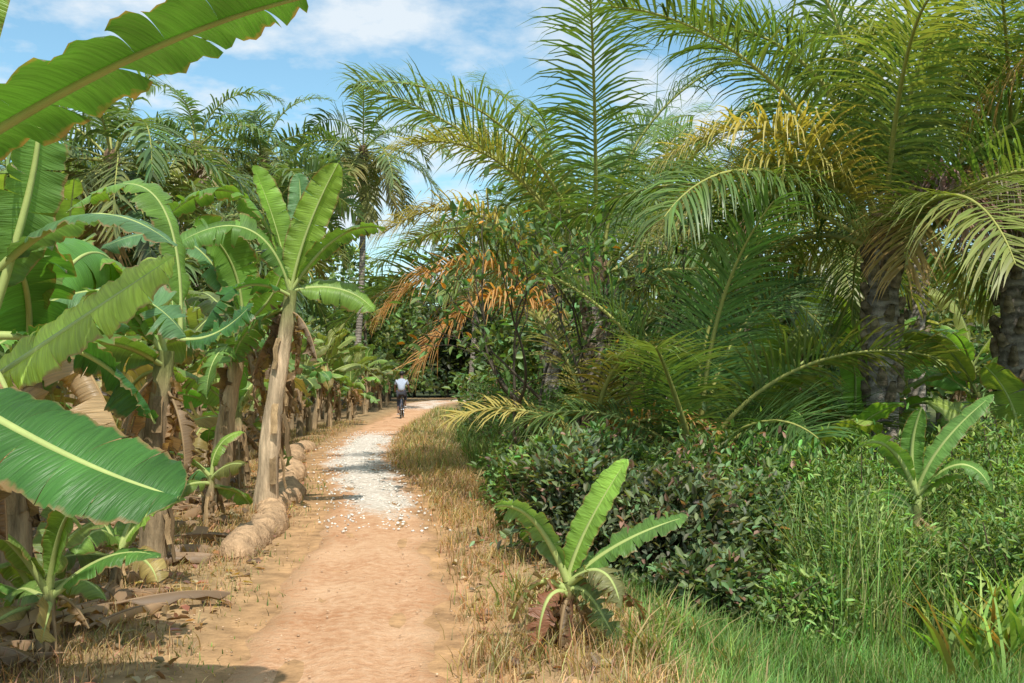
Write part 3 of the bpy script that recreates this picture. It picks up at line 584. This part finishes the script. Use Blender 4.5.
# ------------------------------------------------------------------ bicycle + rider
bx,by=-4.0,36.0;bz=float(gh(bx,by))+.02;hd=math.atan2(pathx(37.)-pathx(35.),2.)
M_met=simple('bike_frame_paint',(.05,.06,.09),.35,.3);M_rub=simple('tyre_rubber',(.02,.02,.02),.8);M_chr=simple('steel',(.5,.5,.5),.3,.9)
bike=bpy.data.objects.new('bicycle',None);scene.collection.objects.link(bike);bike.location=(bx,by,bz);bike.rotation_euler=(0,0,-hd);bike.scale=(.95,)*3
def part(name,fn,mat,parent):
    mb=MB();fn(mb);return mb.build(name,[mat],(0,0,0),parent=parent)
def ring(mb,y,r,t,s=32):
    a=np.linspace(0,2*np.pi,s+1);tube(mb,np.stack([0*a,y+r*np.cos(a),r*np.sin(a)+.34],-1),t,8,(1,1,1))
for nm,yy in(('rear_wheel',0),('front_wheel',1.06)):
    part(nm+'_tyre',lambda mb:ring(mb,yy,.32,.02),M_rub,bike)
    def sp(mb):
        ring(mb,yy,.295,.008)
        for k in range(16):
            a=k*math.pi/8;tube(mb,np.array([(.02*(-1)**k,yy,.34),(0,yy+.29*math.cos(a),.34+.29*math.sin(a))]),.002,3,(1,1,1))
        tube(mb,np.array([(-.05,yy,.34),(.05,yy,.34)]),.02,8,(1,1,1))
    part(nm+'_spokes',sp,M_chr,bike)
def frame(mb):
    J=dict(bb=(0,.42,.30),st=(0,.25,.80),hd=(0,.82,.84),hl=(0,.86,.70),rl=(-.05,0,.34),rr=(.05,0,.34),fl=(-.05,1.06,.34),fr=(.05,1.06,.34))
    for a,b_ in(('bb','st'),('st','hd'),('bb','hl'),('hd','hl'),('rl','bb'),('rr','bb'),('rl','st'),('rr','st'),('hl','fl'),('hl','fr')):
        tube(mb,np.array([J[a],J[b_]]),.016,8,(1,1,1))
    tube(mb,np.array([(0,.25,.8),(0,.235,.90)]),.013,8,(1,1,1));tube(mb,np.array([(0,.82,.84),(0,.80,1.0)]),.013,8,(1,1,1))
part('frame',frame,M_met,bike)
part('handlebar',lambda mb:tube(mb,np.array([(-.28,.62,1.0),(-.24,.72,1.02),(-.1,.8,1.0),(.1,.8,1.0),(.24,.72,1.02),(.28,.62,1.0)]),.012,8,(1,1,1)),M_chr,bike)
part('saddle',lambda mb:(lump(mb,(0,.20,.92),(.12,.13,.045),R,(1,1,1),(8,12),.01),lump(mb,(0,.33,.925),(.045,.12,.03),R,(1,1,1),(8,10),.01)),M_rub,bike)
def rack(mb):
    tube(mb,np.array([(-.07,-.25,.74),(-.07,.2,.74),(.07,.2,.74),(.07,-.25,.74),(-.07,-.25,.74)]),.007,6,(1,1,1))
    for s in(-.07,.07): tube(mb,np.array([(s,-.1,.74),(s,0,.34)]),.006,6,(1,1,1))
    a=np.linspace(.3,2.9,14);tube(mb,np.stack([0*a,.36*np.cos(a),.36*np.sin(a)+.34],-1),.018,6,(1,1,1))
part('rack_and_mudguard',rack,M_met,bike)
def cr(mb):
    tube(mb,np.array([(.05,.42,.30),(.09,.52,.44)]),.01,6,(1,1,1));tube(mb,np.array([(-.05,.42,.30),(-.09,.32,.16)]),.01,6,(1,1,1))
    tube(mb,np.array([(.08,.52,.44),(.18,.52,.44)]),.018,6,(1,1,1));tube(mb,np.array([(-.08,.32,.16),(-.18,.32,.16)]),.018,6,(1,1,1))
part('cranks',cr,M_chr,bike)
man=bpy.data.objects.new('cyclist',None);scene.collection.objects.link(man);man.location=(bx,by,bz);man.rotation_euler=(0,0,-hd);man.scale=(.95,)*3
def skin(name,verts,edges,mat,root=0,sub=2):
    me=bpy.data.meshes.new(name);me.from_pydata([v[:3] for v in verts],edges,[]);me.materials.append(mat)
    o=bpy.data.objects.new(name,me);scene.collection.objects.link(o);o.parent=man
    md=o.modifiers.new('s','SKIN');md.use_smooth_shade=True
    for i,v in enumerate(verts):
        s=me.skin_vertices[0].data[i];rr=v[3] if isinstance(v[3],tuple) else (v[3],v[3]);s.radius=rr;s.use_root=(i==root)
    sb=o.modifiers.new('b','SUBSURF');sb.levels=sub;sb.render_levels=sub
    return o
M_skin=simple('skin',(.22,.12,.075),.55);M_shirt=simple('cotton_shirt',(.36,.41,.50),.85,sc=20,var=.08);M_trs=simple('dark_trousers',(.05,.05,.065),.85);M_hair=simple('black_hair',(.015,.012,.01),.6,sc=40)
try:
    Vt=[(0,.22,1.02,.13),(0,.27,1.2,.125),(0,.33,1.40,.14),(0,.37,1.51,.06),(0,.39,1.57,.055),(0,.41,1.66,.085),(0,.42,1.74,.075)]
    E=[(0,1),(1,2),(2,3),(3,4),(4,5),(5,6)]
    for s,kn,an in((-1,(.50,.72),(.30,.24)),(1,(.58,.88),(.49,.53))):
        i=len(Vt);Vt+=[(s*.10,.24,.98,.085),(s*.13,kn[0],kn[1],.055),(s*.125,an[0],an[1],.035),(s*.13,an[0]+.13,an[1]-.05,.03)]
        E+=[(0,i),(i,i+1),(i+1,i+2),(i+2,i+3)]
        i=len(Vt);Vt+=[(s*.18,.34,1.43,.058),(s*.26,.42,1.20,.042),(s*.27,.60,1.04,.028),(s*.27,.66,1.03,.030)]
        E+=[(2,i),(i,i+1),(i+1,i+2),(i+2,i+3)]
    skin('body',Vt,E,M_skin)
    skin('shirt',[(0,.21,1.00,.155),(0,.26,1.2,.15),(0,.325,1.41,.155),(0,.36,1.50,.08)]+[v for s in(-1,1) for v in((s*.18,.34,1.43,.078),(s*.235,.39,1.27,.065))],[(0,1),(1,2),(2,3),(2,4),(4,5),(2,6),(6,7)],M_shirt)
    skin('trousers',[(0,.22,.98,.135),(-.10,.26,.96,.10),(-.13,.50,.73,.072),(-.127,.38,.42,.058),(.10,.26,.98,.10),(.13,.58,.89,.072),(.13,.52,.66,.058)],[(0,1),(1,2),(2,3),(0,4),(4,5),(5,6)],M_trs)
    for s in(-1,1):
        for k in range(4):
            y0=.645+k*.02;skin('finger',[(s*(.262),y0,1.045,.0095),(s*.262,y0+.01,1.055-.004*k,.009),(s*.29,y0+.012,1.035,.0085),(s*.288,y0+.005,1.0+.003*abs(k-1),.008)],[(0,1),(1,2),(2,3)],M_skin,0,1)
        skin('thumb',[(s*.255,.62,1.03,.011),(s*.235,.645,1.02,.010),(s*.232,.67,1.005,.009)],[(0,1),(1,2)],M_skin,0,1)
    part('hair',lambda mb:lump(mb,(0,.395,1.725),(.097,.105,.095),R,(1,1,1),(10,14),.02),M_hair,man)
    def face(mb):
        lump(mb,(0,.505,1.67),(.014,.022,.024),R,(1,1,1),(6,8),.01)
        for s in(-1,1): lump(mb,(s*.092,.41,1.67),(.012,.02,.032),R,(1,1,1),(6,8),.02)
    part('nose_and_ears',face,M_skin,man)
    part('eyes',lambda mb:[lump(mb,(s*.033,.492,1.69),(.013,.008,.008),R,(1,1,1),(6,8),.0) for s in(-1,1)],M_hair,man)
    part('mouth',lambda mb:lump(mb,(0,.485,1.625),(.025,.01,.006),R,(1,1,1),(6,8),.0),simple('lips',(.2,.07,.06)),man)
except Exception as ex: print('SKIN FAIL',ex)
# ------------------------------------------------------------------ sky, sun, camera
world=bpy.data.worlds.new('World');scene.world=world;world.use_nodes=True;nt=world.node_tree;ns=nt.nodes;ls=nt.links;ns.clear()
sky=N_(ns,'ShaderNodeTexSky',sky_type='NISHITA');sky.sun_disc=False;sky.sun_elevation=math.radians(58);sky.sun_rotation=math.radians(165);sky.air_density=1.0;sky.dust_density=1.2;sky.ozone_density=1.0
tc=N_(ns,'ShaderNodeTexCoord');sp_=N_(ns,'ShaderNodeSeparateXYZ');ls.new(tc.outputs['Generated'],sp_.inputs[0])
za=N_(ns,'ShaderNodeMath',operation='ADD');ls.new(sp_.outputs[2],za.inputs[0]);za.inputs[1].default_value=.22
vd=N_(ns,'ShaderNodeVectorMath',operation='DIVIDE');ls.new(tc.outputs['Generated'],vd.inputs[0])
cb=N_(ns,'ShaderNodeCombineXYZ')
for i in range(3): ls.new(za.outputs[0],cb.inputs[i])
ls.new(cb.outputs[0],vd.inputs[1])
c1=noise(ns,ls,vd.outputs[0],3.2,9,.58)
cf=maprange(ns,ls,c1,.45,.60,0,.9)
skc=mixc(ns,ls,1.0,sky.outputs[0],(1.15,1.45,1.35),'MULTIPLY')
mc=mixc(ns,ls,cf,skc,(5.7,6.2,6.6))
bg=N_(ns,'ShaderNodeBackground');bg.inputs[1].default_value=.15;ls.new(mc,bg.inputs[0]);wo=N_(ns,'ShaderNodeOutputWorld');ls.new(bg.outputs[0],wo.inputs[0])
sl=bpy.data.lights.new('sun','SUN');sl.energy=5.0;sl.angle=math.radians(.5);sl.color=(1,.95,.87);so=bpy.data.objects.new('sun',sl);scene.collection.objects.link(so)
so.rotation_euler=(math.radians(32),0,math.radians(15));so.location=(10,-10,30)
cam=bpy.data.cameras.new('camera');co=bpy.data.objects.new('camera',cam);scene.collection.objects.link(co)
co.location=(0,0,1.6);co.rotation_euler=(math.radians(90),0,0);cam.sensor_width=36;cam.lens=35.16;cam.shift_y=.0327;cam.clip_end=2000;cam.clip_start=.05
scene.camera=co
scene.view_settings.view_transform='Standard';scene.view_settings.look='None';scene.view_settings.exposure=0
print('tris',sum(len(o.data.polygons) for o in bpy.data.objects if o.type=='MESH'))
